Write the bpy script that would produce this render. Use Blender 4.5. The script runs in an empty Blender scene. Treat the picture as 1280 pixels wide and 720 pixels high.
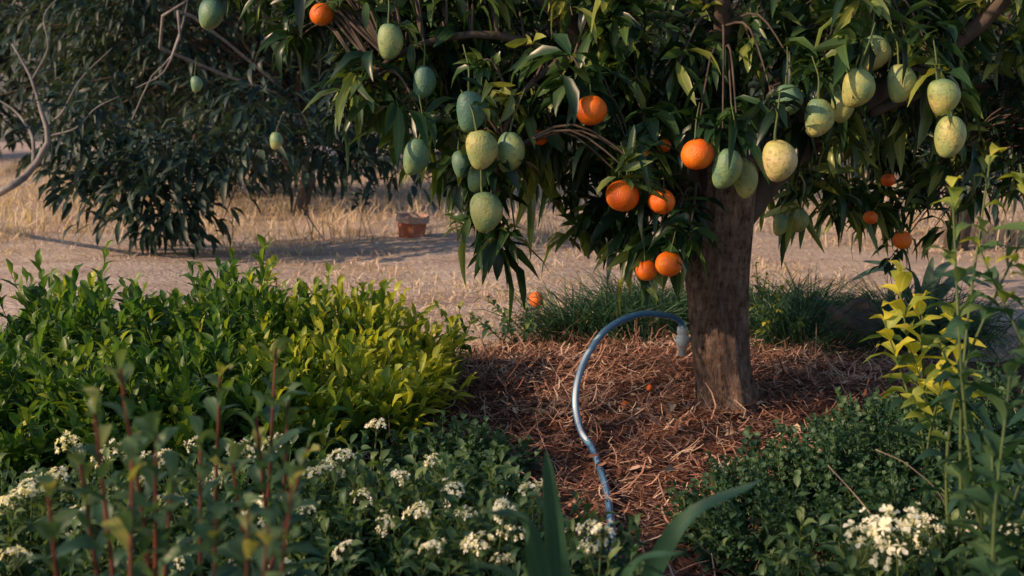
import bpy, math
import numpy as np
from mathutils import Vector, Matrix
R=np.random.default_rng(11)
scene=bpy.context.scene
H=1.15; F=1422.0; P=math.atan(230/F); cP,sP=math.cos(P),math.sin(P)
# back-projection helpers: image pixel + estimated distance -> place in the garden
def at(x,y,d):
    u=(x-640)/F; v=(360-y)/F
    return np.array([u*d, d*(cP+v*sP), H+d*(v*cP-sP)])
def gnd(x,y,z=0.0):
    v=(360-y)/F
    return at(x,y,(H-z)/(sP-v*cP))
def nz(a): return a/np.maximum(np.linalg.norm(a,axis=-1,keepdims=True),1e-9)
UP=np.array([0,0,1.0])

class MB:
    def __init__(s): s.V=[];s.T=[];s.RB=[];s.Q=[];s.QM=[];s.Tr=[];s.TM=[];s.n=0
    def add(s,v,q=None,t=None,tint=0.5,rib=1.0,mat=0):
        v=np.asarray(v,float); n=len(v)
        s.V.append(v); s.T.append(np.broadcast_to(tint,(n,)).astype(float)); s.RB.append(np.broadcast_to(rib,(n,)).astype(float))
        if q is not None and len(q): q=np.asarray(q); s.Q.append(q+s.n); s.QM.append(np.full(len(q),mat))
        if t is not None and len(t): t=np.asarray(t); s.Tr.append(t+s.n); s.TM.append(np.full(len(t),mat))
        s.n+=n
    def mesh(s,name,mats,origin=(0,0,0),smooth=True):
        V=np.concatenate(s.V)-np.asarray(origin)
        Q=np.concatenate(s.Q) if s.Q else np.zeros((0,4),int)
        T=np.concatenate(s.Tr) if s.Tr else np.zeros((0,3),int)
        M=np.concatenate((s.QM or [np.zeros(0)])+(s.TM or [np.zeros(0)]))
        me=bpy.data.meshes.new(name)
        me.vertices.add(len(V)); me.vertices.foreach_set('co',V.ravel())
        L=np.concatenate([Q.ravel(),T.ravel()]).astype(np.int32)
        me.loops.add(len(L)); me.loops.foreach_set('vertex_index',L)
        st=np.concatenate([np.arange(len(Q))*4,len(Q)*4+np.arange(len(T))*3]).astype(np.int32)
        me.polygons.add(len(st)); me.polygons.foreach_set('loop_start',st)
        me.polygons.foreach_set('material_index',M.astype(np.int32))
        me.polygons.foreach_set('use_smooth',np.full(len(st),smooth))
        me.update(calc_edges=True); me.validate()
        for nm,arr in(('tint',s.T),('rib',s.RB)):
            a=me.attributes.new(nm,'FLOAT','POINT'); a.data.foreach_set('value',np.concatenate(arr))
        for m in mats: me.materials.append(m)
        return me

def link(name,data,loc=(0,0,0),parent=None,label=None,cat=None,kind=None,group=None):
    o=bpy.data.objects.new(name,data); scene.collection.objects.link(o); o.location=loc
    if parent is not None: o.parent=parent
    if label: o['label']=label
    if cat: o['category']=cat
    if kind: o['kind']=kind
    if group: o['group']=group
    return o

# ---------- leaf / blade / tube primitives ----------
TS=np.array([0,.22,.52,.80,1]); WS=np.array([0,.72,1,.62,0])
LT=np.array([[0,1,2],[0,2,3],[7,10,8],[8,10,9]])
LQ=np.array([[1,4,5,2],[2,5,6,3],[4,7,8,5],[5,8,9,6]])
def leaves(mb,Pb,D,L,W,droop=.3,fold=.25,tint=.5,mat=0,roll=.5,ws=WS,curl=.10):
    n=len(Pb); 
    if n==0: return
    D=nz(D); L=np.broadcast_to(L,(n,)); W=np.broadcast_to(W,(n,)); droop=np.broadcast_to(droop,(n,))
    S=np.cross(D,UP+R.normal(0,.05,(n,3))); S=nz(S); N=np.cross(S,D)
    a=R.normal(0,roll,n)[:,None]; S2=S*np.cos(a)+N*np.sin(a); N2=np.cross(S2,D)
    cu=R.normal(curl,curl*.7,n); sd=R.normal(0,.06,n)
    C=[Pb+D*(L*t)[:,None]-UP*(droop*L*t*t)[:,None]+N2*(L*cu*math.sin(t*math.pi))[:,None]+S2*(L*sd*math.sin(t*math.pi))[:,None] for t in TS]
    V=np.zeros((n,11,3)); V[:,0]=C[0]; V[:,10]=C[4]
    wav=R.normal(0,.12,(n,3,2))
    for k in(1,2,3):
        w=(W*ws[k]*.5)[:,None]; b=1+3*(k-1)
        V[:,b+1]=C[k]
        V[:,b]=C[k]-S2*w+N2*w*(fold*2+wav[:,k-1,0:1]*2)
        V[:,b+2]=C[k]+S2*w+N2*w*(fold*2+wav[:,k-1,1:2]*2)
    off=(np.arange(n)*11)[:,None,None]
    rib=np.tile([0,1,0,1,1,0,1,1,0,1,0],n)
    mb.add(V.reshape(-1,3),(LQ[None]+off).reshape(-1,4),(LT[None]+off).reshape(-1,3),np.repeat(np.broadcast_to(tint,(n,)),11),rib,mat)
def blades(mb,Pb,D,L,W,droop=.3,tint=.5,mat=0,flat=False):
    n=len(Pb); D=nz(D); L=np.broadcast_to(L,(n,)); W=np.broadcast_to(W,(n,)); droop=np.broadcast_to(droop,(n,))
    S=nz(np.cross(D,UP)+R.normal(0,.35 if not flat else .15,(n,3)))
    bend=R.normal(0,.14 if flat else 0.02,n)
    ts=[0,.4,.75,1]; ww=[.8,1,.7,.15] if not flat else [.7,1,1,.6]
    V=np.zeros((n,8,3))
    for k,t in enumerate(ts):
        c=Pb+D*(L*t)[:,None]-UP*(droop*L*t*t)[:,None]+S*(L*bend*math.sin(t*math.pi))[:,None]
        w=(W*ww[k]*.5)[:,None]
        V[:,2*k]=c-S*w; V[:,2*k+1]=c+S*w
    q=np.array([[0,1,3,2],[2,3,5,4],[4,5,7,6]]); off=(np.arange(n)*8)[:,None,None]
    mb.add(V.reshape(-1,3),(q[None]+off).reshape(-1,4),None,np.repeat(np.broadcast_to(tint,(n,)),8),1,mat)
def tube(mb,pts,rad,sides=6,tint=.5,mat=0,wob=0,tintang=None,cap=True,shape=None):
    pts=np.asarray(pts,float); m=len(pts); rad=np.broadcast_to(rad,(m,))
    T=nz(np.gradient(pts,axis=0)); 
    ref=np.array([1,0,0.]) if abs(T[0][0])<.8 else np.array([0,1.,0])
    U=np.zeros((m,3)); u=nz(np.cross(T[0],ref))
    for i in range(m):
        u=nz(u-T[i]*np.dot(u,T[i])); U[i]=u
    Wv=np.cross(T,U); a=np.linspace(0,2*np.pi,sides,endpoint=False)
    rr=rad[:,None]*(1+(wob*(np.sin(a*3+pts[:,2:3]*3)+.6*np.sin(a*5+1+pts[:,2:3]*7)+.4*np.sin(a*9+2-pts[:,2:3]*4)) if wob else 0*a[None]))
    if shape is not None: rr=rr+shape(a[None],np.linspace(0,1,m)[:,None])
    V=pts[:,None]+rr[...,None]*(np.cos(a)[None,:,None]*U[:,None]+np.sin(a)[None,:,None]*Wv[:,None])
    q=[]
    for i in range(m-1):
        for j in range(sides):
            k=(j+1)%sides; q.append([i*sides+j,i*sides+k,(i+1)*sides+k,(i+1)*sides+j])
    ti=tint
    if tintang is not None: ti=tintang(a,nz(V-pts[:,None])).ravel()
    V=V.reshape(-1,3); t=[]
    if cap:
        V=np.vstack([V,pts[-1]+T[-1]*rad[-1]*.3,pts[0]]); e=m*sides
        t=[[ (m-1)*sides+j,(m-1)*sides+(j+1)%sides,e] for j in range(sides)]+[[(j+1)%sides,j,e+1] for j in range(sides)]
        if tintang is not None: ti=np.concatenate([ti,[0,0]])
    mb.add(V,q,t,ti,1,mat)
def spline(ctrl,n=20):
    c=np.asarray(ctrl,float); c=np.vstack([2*c[0]-c[1],c,2*c[-1]-c[-2]]); out=[]
    m=len(c)-3; per=max(2,n//m)
    for i in range(m):
        p0,p1,p2,p3=c[i:i+4]
        for t in np.linspace(0,1,per,endpoint=False):
            out.append(.5*((2*p1)+(-p0+p2)*t+(2*p0-5*p1+4*p2-p3)*t*t+(-p0+3*p1-3*p2+p3)*t**3))
    out.append(c[-2]); return np.array(out)

# ---------- materials ----------
def newmat(name):
    m=bpy.data.materials.new(name); m.use_nodes=True; nt=m.node_tree; nt.nodes.clear()
    return m,nt,nt.nodes,nt.links
def ramp(nd,stops):
    r=nd.new('ShaderNodeValToRGB'); e=r.color_ramp.elements
    while len(e)<len(stops): e.new(.5)
    for k,(p,c) in enumerate(stops): e[k].position=p; e[k].color=(*c,1)
    return r
def foliage(name,stops,rough=.45,trans=.3,ribc=1.5,spec=.4):
    m,nt,nd,lk=newmat(name)
    at_=nd.new('ShaderNodeAttribute'); at_.attribute_name='tint'
    tc=nd.new('ShaderNodeTexCoord'); nzt=nd.new('ShaderNodeTexNoise'); nzt.inputs['Scale'].default_value=9; nzt.inputs['Detail'].default_value=4
    lk.new(tc.outputs['Object'],nzt.inputs['Vector'])
    ad=nd.new('ShaderNodeMath'); ad.operation='MULTIPLY_ADD'; ad.inputs[1].default_value=.35
    lk.new(nzt.outputs['Fac'],ad.inputs[0]); 
    sb=nd.new('ShaderNodeMath'); sb.operation='SUBTRACT'; sb.inputs[1].default_value=.17; lk.new(at_.outputs['Fac'],sb.inputs[0]); lk.new(sb.outputs[0],ad.inputs[2])
    rp=ramp(nd,stops); lk.new(ad.outputs[0],rp.inputs['Fac'])
    rb=nd.new('ShaderNodeAttribute'); rb.attribute_name='rib'
    mr=nd.new('ShaderNodeMapRange'); mr.inputs['From Min'].default_value=0; mr.inputs['From Max'].default_value=.14; mr.inputs['To Min'].default_value=ribc; mr.inputs['To Max'].default_value=1
    lk.new(rb.outputs['Fac'],mr.inputs['Value'])
    mx=nd.new('ShaderNodeVectorMath'); mx.operation='SCALE'; lk.new(rp.outputs['Color'],mx.inputs[0]); lk.new(mr.outputs[0],mx.inputs['Scale'])
    b=nd.new('ShaderNodeBsdfPrincipled'); lk.new(mx.outputs[0],b.inputs['Base Color']); b.inputs['Roughness'].default_value=rough; b.inputs['Specular IOR Level'].default_value=spec
    tr=nd.new('ShaderNodeBsdfTranslucent'); tm=nd.new('ShaderNodeVectorMath'); tm.operation='MULTIPLY'; tm.inputs[1].default_value=(1.9,1.8,.7)
    lk.new(mx.outputs[0],tm.inputs[0]); lk.new(tm.outputs[0],tr.inputs['Color'])
    ms=nd.new('ShaderNodeMixShader'); ms.inputs[0].default_value=trans
    lk.new(b.outputs[0],ms.inputs[1]); lk.new(tr.outputs[0],ms.inputs[2])
    o=nd.new('ShaderNodeOutputMaterial'); lk.new(ms.outputs[0],o.inputs['Surface'])
    return m
def surf(name,stops,scale=5,stretch=(1,1,1),rough=.8,bump=.3,bdist=.02,detail=8,useattr=False,spec=.3,bscale=None):
    m,nt,nd,lk=newmat(name)
    tc=nd.new('ShaderNodeTexCoord'); mp=nd.new('ShaderNodeMapping'); mp.inputs['Scale'].default_value=stretch
    lk.new(tc.outputs['Object'],mp.inputs['Vector'])
    n1=nd.new('ShaderNodeTexNoise'); n1.inputs['Scale'].default_value=scale; n1.inputs['Detail'].default_value=detail; n1.inputs['Roughness'].default_value=.65
    lk.new(mp.outputs[0],n1.inputs['Vector'])
    rp=ramp(nd,stops)
    if useattr:
        a=nd.new('ShaderNodeAttribute'); a.attribute_name='tint'
        x=nd.new('ShaderNodeMath'); x.operation='MULTIPLY_ADD'; x.inputs[1].default_value=.4; lk.new(n1.outputs['Fac'],x.inputs[0])
        s=nd.new('ShaderNodeMath'); s.operation='SUBTRACT'; s.inputs[1].default_value=.2; lk.new(a.outputs['Fac'],s.inputs[0]); lk.new(s.outputs[0],x.inputs[2]); lk.new(x.outputs[0],rp.inputs['Fac'])
    else: lk.new(n1.outputs['Fac'],rp.inputs['Fac'])
    n2=nd.new('ShaderNodeTexNoise'); n2.inputs['Scale'].default_value=bscale or scale*3; n2.inputs['Detail'].default_value=8; lk.new(mp.outputs[0],n2.inputs['Vector'])
    bp=nd.new('ShaderNodeBump'); bp.inputs['Strength'].default_value=bump; bp.inputs['Distance'].default_value=bdist; lk.new(n2.outputs['Fac'],bp.inputs['Height'])
    b=nd.new('ShaderNodeBsdfPrincipled'); lk.new(rp.outputs['Color'],b.inputs['Base Color']); b.inputs['Roughness'].default_value=rough; b.inputs['Specular IOR Level'].default_value=spec
    lk.new(bp.outputs[0],b.inputs['Normal'])
    o=nd.new('ShaderNodeOutputMaterial'); lk.new(b.outputs[0],o.inputs['Surface'])
    return m
M_mango=foliage('mango_leaf',[(0,(.010,.028,.015)),(.4,(.024,.064,.023)),(.70,(.080,.14,.040)),(1,(.26,.30,.07))],.34,.26,1.7,.5)
M_back=foliage('shaded_dark_leaf',[(0,(.008,.025,.023)),(.5,(.021,.048,.040)),(1,(.060,.094,.062))],.5,.2,1.3)  # dark blue-green leaf, darkened further to put missing sunlight into the colour
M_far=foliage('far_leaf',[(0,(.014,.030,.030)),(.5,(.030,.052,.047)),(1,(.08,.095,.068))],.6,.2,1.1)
M_shrub=foliage('shrub_leaf',[(0,(.028,.08,.022)),(.4,(.065,.155,.032)),(.75,(.17,.26,.04)),(1,(.42,.45,.055))],.42,.38,1.4)
M_flowfol=foliage('flower_plant_leaf',[(0,(.022,.065,.034)),(.5,(.052,.12,.055)),(1,(.15,.22,.08))],.5,.3,1.4)
M_cover=foliage('ground_cover_leaf',[(0,(.016,.052,.034)),(.5,(.040,.102,.052)),(1,(.10,.18,.075))],.5,.25,1.3)
M_fore=foliage('red_stem_leaf',[(0,(.022,.07,.05)),(.5,(.055,.13,.075)),(.78,(.14,.22,.085)),(1,(.58,.50,.11))],.45,.3,1.5)
M_tall=foliage('tall_plant_leaf',[(0,(.025,.075,.055)),(.5,(.07,.15,.07)),(.78,(.28,.34,.06)),(1,(.68,.60,.08))],.5,.38,1.4)
M_strap=foliage('strap_leaf',[(0,(.03,.08,.05)),(.5,(.05,.125,.07)),(1,(.10,.2,.09))],.4,.2,1.3)
M_agave=foliage('agave_leaf',[(0,(.05,.09,.07)),(.5,(.1,.17,.12)),(1,(.18,.25,.17))],.5,.1,1.1)
M_tussock=foliage('tussock_blade',[(0,(.014,.045,.028)),(.5,(.03,.085,.04)),(1,(.08,.15,.06))],.5,.2,1)
M_straw=foliage('straw',[(0,(.27,.19,.14)),(.5,(.52,.40,.31)),(1,(.76,.64,.50))],.8,.25,1,.1)
M_petal=foliage('petal',[(0,(.76,.73,.55)),(.5,(.86,.85,.77)),(1,(.88,.88,.85))],.6,.3,1,.2)
M_stemg=surf('green_stem',[(.3,(.05,.09,.03)),(.7,(.12,.16,.05))],20,rough=.6,bump=.1)
M_stemr=surf('red_stem',[(.3,(.13,.035,.022)),(.7,(.26,.08,.045))],20,rough=.6,bump=.1)
M_limb=surf('limb_bark',[(.3,(.045,.032,.026)),(.7,(.13,.10,.08))],10,(1,1,.6),.85,.5,.01)
M_grey=surf('grey_bark',[(.3,(.12,.11,.11)),(.7,(.31,.29,.28))],10,(1,1,.6),.85,.5,.01)
M_field=surf('dry_field',[(.28,(.38,.28,.235)),(.5,(.57,.46,.395)),(.72,(.70,.60,.52))],1.3,(1,2.2,1),.95,.9,.06,12,spec=.1,bscale=22)
M_soil=surf('garden_soil',[(.3,(.035,.022,.015)),(.7,(.10,.062,.042))],9,rough=.95,bump=1,bdist=.03,spec=.1)
M_mbase=surf('mulch_base',[(.3,(.06,.03,.022)),(.6,(.17,.08,.055)),(.8,(.28,.15,.10))],30,(1,1,1),.95,1,.03,spec=.1,bscale=60)
M_mulch=surf('mulch_chip',[(0,(.06,.027,.02)),(.28,(.22,.098,.065)),(.5,(.42,.22,.15)),(.75,(.62,.40,.29)),(1,(.76,.62,.49))],25,(1,1,1),.85,.3,.005,useattr=True,spec=.2)
M_rock=surf('rock',[(.3,(.06,.045,.042)),(.7,(.17,.13,.115))],8,rough=.9,bump=.8)
M_terra=surf('terracotta',[(.35,(.40,.11,.055)),(.55,(.46,.16,.09)),(.66,(.52,.36,.30))],9,rough=.85,bump=.4)
M_band=surf('pale_limewash',[(.3,(.42,.24,.18)),(.7,(.56,.46,.40))],14,rough=.9,bump=.4)
M_white=surf('white_plastic',[(.3,(.74,.74,.72)),(.7,(.85,.85,.83))],12,rough=.35,bump=.03,spec=.5)
M_dryleaf=surf('dead_leaf',[(.3,(.40,.27,.16)),(.7,(.66,.52,.37))],14,rough=.8,bump=.3)
def barkmat():
    m,nt,nd,lk=newmat('bark'); tc=nd.new('ShaderNodeTexCoord')
    def N(scale,st,det=8,rg=.6,dist=0):
        mp=nd.new('ShaderNodeMapping'); mp.inputs['Scale'].default_value=st; lk.new(tc.outputs['Object'],mp.inputs['Vector'])
        n=nd.new('ShaderNodeTexNoise'); n.inputs['Scale'].default_value=scale; n.inputs['Detail'].default_value=det; n.inputs['Roughness'].default_value=rg; n.inputs['Distortion'].default_value=dist; lk.new(mp.outputs[0],n.inputs['Vector']); return n
    a=N(24,(2,2,.7),10,.7,.5); b_=N(5,(1,1,.7)); c=N(30,(.7,.7,1.7),6)
    x=nd.new('ShaderNodeMath'); x.operation='MULTIPLY_ADD'; x.inputs[1].default_value=.35; lk.new(c.outputs['Fac'],x.inputs[0]); lk.new(a.outputs['Fac'],x.inputs[2])
    rp=ramp(nd,[(.52,(.07,.043,.034)),(.62,(.20,.135,.105)),(.74,(.31,.22,.175)),(.90,(.44,.34,.285))]); lk.new(x.outputs[0],rp.inputs['Fac'])
    r2=ramp(nd,[(.35,(.6,.56,.54)),(.65,(1.2,1.14,1.08))]); lk.new(b_.outputs['Fac'],r2.inputs['Fac'])
    mu=nd.new('ShaderNodeVectorMath'); mu.operation='MULTIPLY'; lk.new(rp.outputs['Color'],mu.inputs[0]); lk.new(r2.outputs['Color'],mu.inputs[1])
    bp=nd.new('ShaderNodeBump'); bp.inputs['Strength'].default_value=1; bp.inputs['Distance'].default_value=.035; lk.new(x.outputs[0],bp.inputs['Height'])
    b=nd.new('ShaderNodeBsdfPrincipled'); b.inputs['Roughness'].default_value=.85; b.inputs['Specular IOR Level'].default_value=.2
    lk.new(mu.outputs[0],b.inputs['Base Color']); lk.new(bp.outputs[0],b.inputs['Normal']); o=nd.new('ShaderNodeOutputMaterial'); lk.new(b.outputs[0],o.inputs[0]); return m
M_bark=barkmat()

def fruitmat(name,kind):
    m,nt,nd,lk=newmat(name)
    tc=nd.new('ShaderNodeTexCoord'); oi=nd.new('ShaderNodeObjectInfo')
    ad=nd.new('ShaderNodeVectorMath'); ad.operation='ADD'; sc=nd.new('ShaderNodeVectorMath'); sc.operation='SCALE'; sc.inputs['Scale'].default_value=37
    cx=nd.new('ShaderNodeCombineXYZ'); [lk.new(oi.outputs['Random'],cx.inputs[i]) for i in range(3)]
    lk.new(cx.outputs[0],sc.inputs[0]); lk.new(tc.outputs['Object'],ad.inputs[0]); lk.new(sc.outputs[0],ad.inputs[1])
    n=nd.new('ShaderNodeTexNoise'); n.inputs['Scale'].default_value=.8; n.inputs['Detail'].default_value=3; lk.new(ad.outputs[0],n.inputs['Vector'])
    b=nd.new('ShaderNodeBsdfPrincipled'); o=nd.new('ShaderNodeOutputMaterial')
    bp=nd.new('ShaderNodeBump')
    if kind=='mango':
        rp=ramp(nd,[(.0,(.075,.18,.145)),(.25,(.13,.25,.14)),(.5,(.28,.35,.13)),(.72,(.50,.45,.15)),(.9,(.64,.50,.26))])
        sp=nd.new('ShaderNodeSeparateColor'); lk.new(oi.outputs['Color'],sp.inputs[0])
        y=nd.new('ShaderNodeMath'); y.operation='MULTIPLY_ADD'; y.inputs[1].default_value=1.1; y.inputs[2].default_value=-.55; lk.new(n.outputs['Fac'],y.inputs[0])
        sx=nd.new('ShaderNodeSeparateXYZ'); lk.new(tc.outputs['Object'],sx.inputs[0])
        zz=nd.new('ShaderNodeMath'); zz.operation='MULTIPLY_ADD'; zz.inputs[1].default_value=-.14; lk.new(sx.outputs['Z'],zz.inputs[0]); lk.new(y.outputs[0],zz.inputs[2])
        x=nd.new('ShaderNodeMath'); x.operation='ADD'; lk.new(sp.outputs[0],x.inputs[0]); lk.new(zz.outputs[0],x.inputs[1]); lk.new(x.outputs[0],rp.inputs['Fac'])
        v=nd.new('ShaderNodeTexVoronoi'); v.inputs['Scale'].default_value=15; lk.new(ad.outputs[0],v.inputs['Vector'])
        r2=ramp(nd,[(.05,(1,1,1)),(.15,(0,0,0))]); lk.new(v.outputs['Distance'],r2.inputs['Fac'])
        mx=nd.new('ShaderNodeMix'); mx.data_type='RGBA'; mx.inputs['B'].default_value=(.40,.42,.24,1)
        mm=nd.new('ShaderNodeMath'); mm.operation='MULTIPLY'; mm.inputs[1].default_value=.65; lk.new(r2.outputs['Color'],mm.inputs[0]); lk.new(mm.outputs[0],mx.inputs['Factor']); lk.new(rp.outputs['Color'],mx.inputs['A'])
        n3=nd.new('ShaderNodeTexNoise'); n3.inputs['Scale'].default_value=4; n3.inputs['Detail'].default_value=7; lk.new(ad.outputs[0],n3.inputs['Vector'])
        r3=ramp(nd,[(.55,(0,0,0)),(.68,(1,1,1))]); lk.new(n3.outputs['Fac'],r3.inputs['Fac'])
        m3=nd.new('ShaderNodeMix'); m3.data_type='RGBA'; m3.inputs['B'].default_value=(.11,.085,.045,1)
        q3=nd.new('ShaderNodeMath'); q3.operation='MULTIPLY'; q3.inputs[1].default_value=.55; lk.new(r3.outputs['Color'],q3.inputs[0]); lk.new(q3.outputs[0],m3.inputs['Factor']); lk.new(mx.outputs['Result'],m3.inputs['A'])
        lk.new(m3.outputs['Result'],b.inputs['Base Color']); b.inputs['Roughness'].default_value=.48
        n2=nd.new('ShaderNodeTexNoise'); n2.inputs['Scale'].default_value=9; lk.new(ad.outputs[0],n2.inputs['Vector']); lk.new(n2.outputs['Fac'],bp.inputs['Height']); bp.inputs['Strength'].default_value=.14; bp.inputs['Distance'].default_value=.1
    else:
        rp=ramp(nd,[(.3,(.72,.10,.005)),(.6,(.90,.18,.008)),(.8,(.96,.28,.015))]); lk.new(n.outputs['Fac'],rp.inputs['Fac']); lk.new(rp.outputs['Color'],b.inputs['Base Color']); b.inputs['Roughness'].default_value=.4
        v=nd.new('ShaderNodeTexVoronoi'); v.inputs['Scale'].default_value=16; lk.new(ad.outputs[0],v.inputs['Vector']); lk.new(v.outputs['Distance'],bp.inputs['Height']); bp.inputs['Strength'].default_value=.25; bp.inputs['Distance'].default_value=.03
    lk.new(bp.outputs[0],b.inputs['Normal']); lk.new(b.outputs[0],o.inputs['Surface']); return m
M_mangof=fruitmat('mango_skin','mango'); M_orange=fruitmat('orange_peel','orange')

# ---------- ground ----------
BX,BY,BRX,BRY=.74,4.02,1.42,1.6
def hm(x,y):
    r=((x-.8)/1.3)**2+((y-4.4)/1.4)**2
    return .085*np.exp(-r*1.8)-.02+.018*np.sin(x*9+y*4)*np.sin(y*11-x*3)+.012*np.sin(x*23+1)*np.sin(y*19)
def grid(xs,ys,fz,mb,mat=0):
    X,Y=np.meshgrid(xs,ys); Z=fz(X,Y); V=np.stack([X,Y,Z],-1).reshape(-1,3); nx,ny=len(xs),len(ys)
    i=np.arange(ny-1)[:,None]*nx+np.arange(nx-1)[None]; i=i.ravel()
    mb.add(V,np.stack([i,i+1,i+nx+1,i+nx],1),None,.5,1,mat)
mb=MB(); s=np.sinh(np.linspace(-6,6,180))/np.sinh(6)*300
grid(s,s+9,lambda x,y:np.where((y>6)&(y<80),.035*np.sin(x*.9+1)*np.sin(y*.7)+.02*np.sin(x*2.3+y),0)-.0,mb)
link('ground',mb.mesh('ground',[M_field]),kind='structure')
mb=MB()
def soilz(x,y):
    e=5.35+.25*np.sin(x*2.1)+.12*np.sin(x*5+1)
    return np.where((y<e)&(np.abs(x)<3.6),.006,-.03)
grid(np.linspace(-3.8,3.8,120),np.linspace(-1.5,6,120),soilz,mb); link('garden_soil',mb.mesh('garden_soil',[M_soil]),kind='structure')
mb=MB(); th=np.linspace(0,2*np.pi,97)[:-1]
rr=np.linspace(0,1,60)
edge=1+.05*np.sin(th*3)+.03*np.sin(th*7+1)
X=BX+BRX*rr[:,None]*np.cos(th)[None]*edge; Y=BY+BRY*rr[:,None]*np.sin(th)[None]*edge
Z=np.maximum(hm(X,Y)+.022,.012)*(1-rr[:,None]**8)-.002
V=np.stack([X,Y,Z],-1).reshape(-1,3); n=96
q=[[i*n+j,i*n+(j+1)%n,(i+1)*n+(j+1)%n,(i+1)*n+j] for i in range(59) for j in range(n)]
mb.add(V,q); link('mulch_bed',mb.mesh('mulch_bed',[M_mbase]),kind='structure')
def mz(x,y):
    r=np.sqrt(((x-BX)/BRX)**2+((y-BY)/BRY)**2)
    return np.where(r<1,np.maximum(hm(x,y)+.022,.012)*(1-np.clip(r,0,1)**8),.008)
mb=MB(); N=21000
a=R.uniform(0,2*np.pi,N); r=np.sqrt(R.uniform(0,1.06,N)); x=BX+BRX*r*np.cos(a); y=BY+BRY*r*np.sin(a)
z=mz(x,y)+np.abs(R.normal(0,.014,N))
az=R.uniform(0,2*np.pi,N); D=np.stack([np.cos(az),np.sin(az),R.normal(0,.24,N)],1)
big=R.uniform(0,1,N)>.90
L=np.where(big,R.uniform(.02,.06,N),R.gamma(2.4,.026,N)+.015); Wd=np.where(big,R.uniform(.008,.02,N),R.uniform(.002,.006,N))
clump=.5+.25*np.sin(x*5+y*3)+.2*np.sin(y*7-x*4)
blades(mb,np.stack([x,y,z],1),D,L,Wd,R.normal(.05,.35,N),np.clip(R.normal(.48,.23,N)+.35*(clump-.5)-big*.1,0,1),0,True)
link('wood_mulch',mb.mesh('wood_mulch',[M_mulch],smooth=False),label='loose reddish-brown straw and wood chip mulch around the tree',cat='mulch',kind='stuff')
mb=MB(); nt_=3000
cy=5.1+12*R.uniform(0,1,nt_)**1.5; cx=R.uniform(-.62,.62,nt_)*(cy+1.5); kk=14
idx=np.repeat(np.arange(nt_),kk); n=len(idx); sz=R.uniform(.4,1.7,nt_)[idx]
x=cx[idx]+R.normal(0,.06,n)*(1+cy[idx]*.12); y=cy[idx]+R.normal(0,.06,n)*(1+cy[idx]*.12)
D=np.stack([R.normal(0,.75,n),R.normal(0,.75,n),np.ones(n)],1)
blades(mb,np.stack([x,y,np.zeros(n)-.01],1),D,R.uniform(.03,.09,n)*sz,.003+.0007*y,.3,np.clip(R.normal(.6,.16,n)+R.normal(0,.2,nt_)[idx],0,1))
link('dry_grass',mb.mesh('dry_grass',[M_straw]),label='short dead tan grass covering the open field',cat='grass',kind='stuff')
mb=MB(); cN=560
cy=np.concatenate([R.uniform(9.2,12.5,cN//3),R.uniform(12,21,cN-cN//3)]); cx=R.uniform(-.6,.6,cN)*cy
k=24; idx=np.repeat(np.arange(cN),k); n=len(idx)
Pn=np.stack([cx[idx]+R.normal(0,.2,n),cy[idx]+R.normal(0,.2,n),np.zeros(n)],1)
near_pot=(np.abs(Pn[:,0]+.86)<.35)&(Pn[:,1]<9.8); Pn=Pn[~near_pot]; idx=idx[~near_pot]; n=len(idx)
blades(mb,Pn,np.stack([R.normal(0,.32,n),R.normal(0,.32,n),np.ones(n)],1),R.uniform(.1,.42,n)*R.uniform(.4,1.2,cN)[idx],.011,.3,np.clip(R.normal(.58,.16,n)+R.normal(0,.16,cN)[idx],0,1))
link('tall_dry_grass',mb.mesh('tall_dry_grass',[M_straw]),label='tall straw-coloured dry grass under the trees',cat='grass',kind='stuff')

# ---------- trees ----------
def tree_empty(name,base,label,cat='tree',group=None):
    return link(name,None,base,label=label,cat=cat,group=group)
def whorls(mb,tips,dirs,k,L,W,tintf,mat=0,up=.0,sp=.03,droop=.22):
    n=len(tips); idx=np.repeat(np.arange(n),k); m=len(idx)
    a=R.uniform(0,2*np.pi,m); d=nz(dirs)[idx]
    ref=nz(np.cross(d,np.array([.3,.2,1.]))); u2=np.cross(d,ref)
    rad=ref*np.cos(a)[:,None]+u2*np.sin(a)[:,None]
    along=R.uniform(0,1,m)
    D=nz(rad*.95+d*(.15+along*.7)[:,None]+UP*up+R.normal(0,.25,(m,3)))
    sc=R.uniform(.7,1.2,n)[idx]
    Pp=tips[idx]-d*((1-along)*.10)[:,None]+R.normal(0,sp*.2,(m,3))
    tw=R.normal(0,.22,n)[idx]; dr=np.clip(R.normal(droop,.18,m)+R.normal(0,.14,n)[idx],0,.9)
    leaves(mb,Pp,D,L*R.uniform(.6,1.2,m)*sc,W*R.uniform(.75,1.2,m)*sc,dr,.24,np.clip(tintf(m)+tw,0,1),mat,.6,curl=.12)

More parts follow.
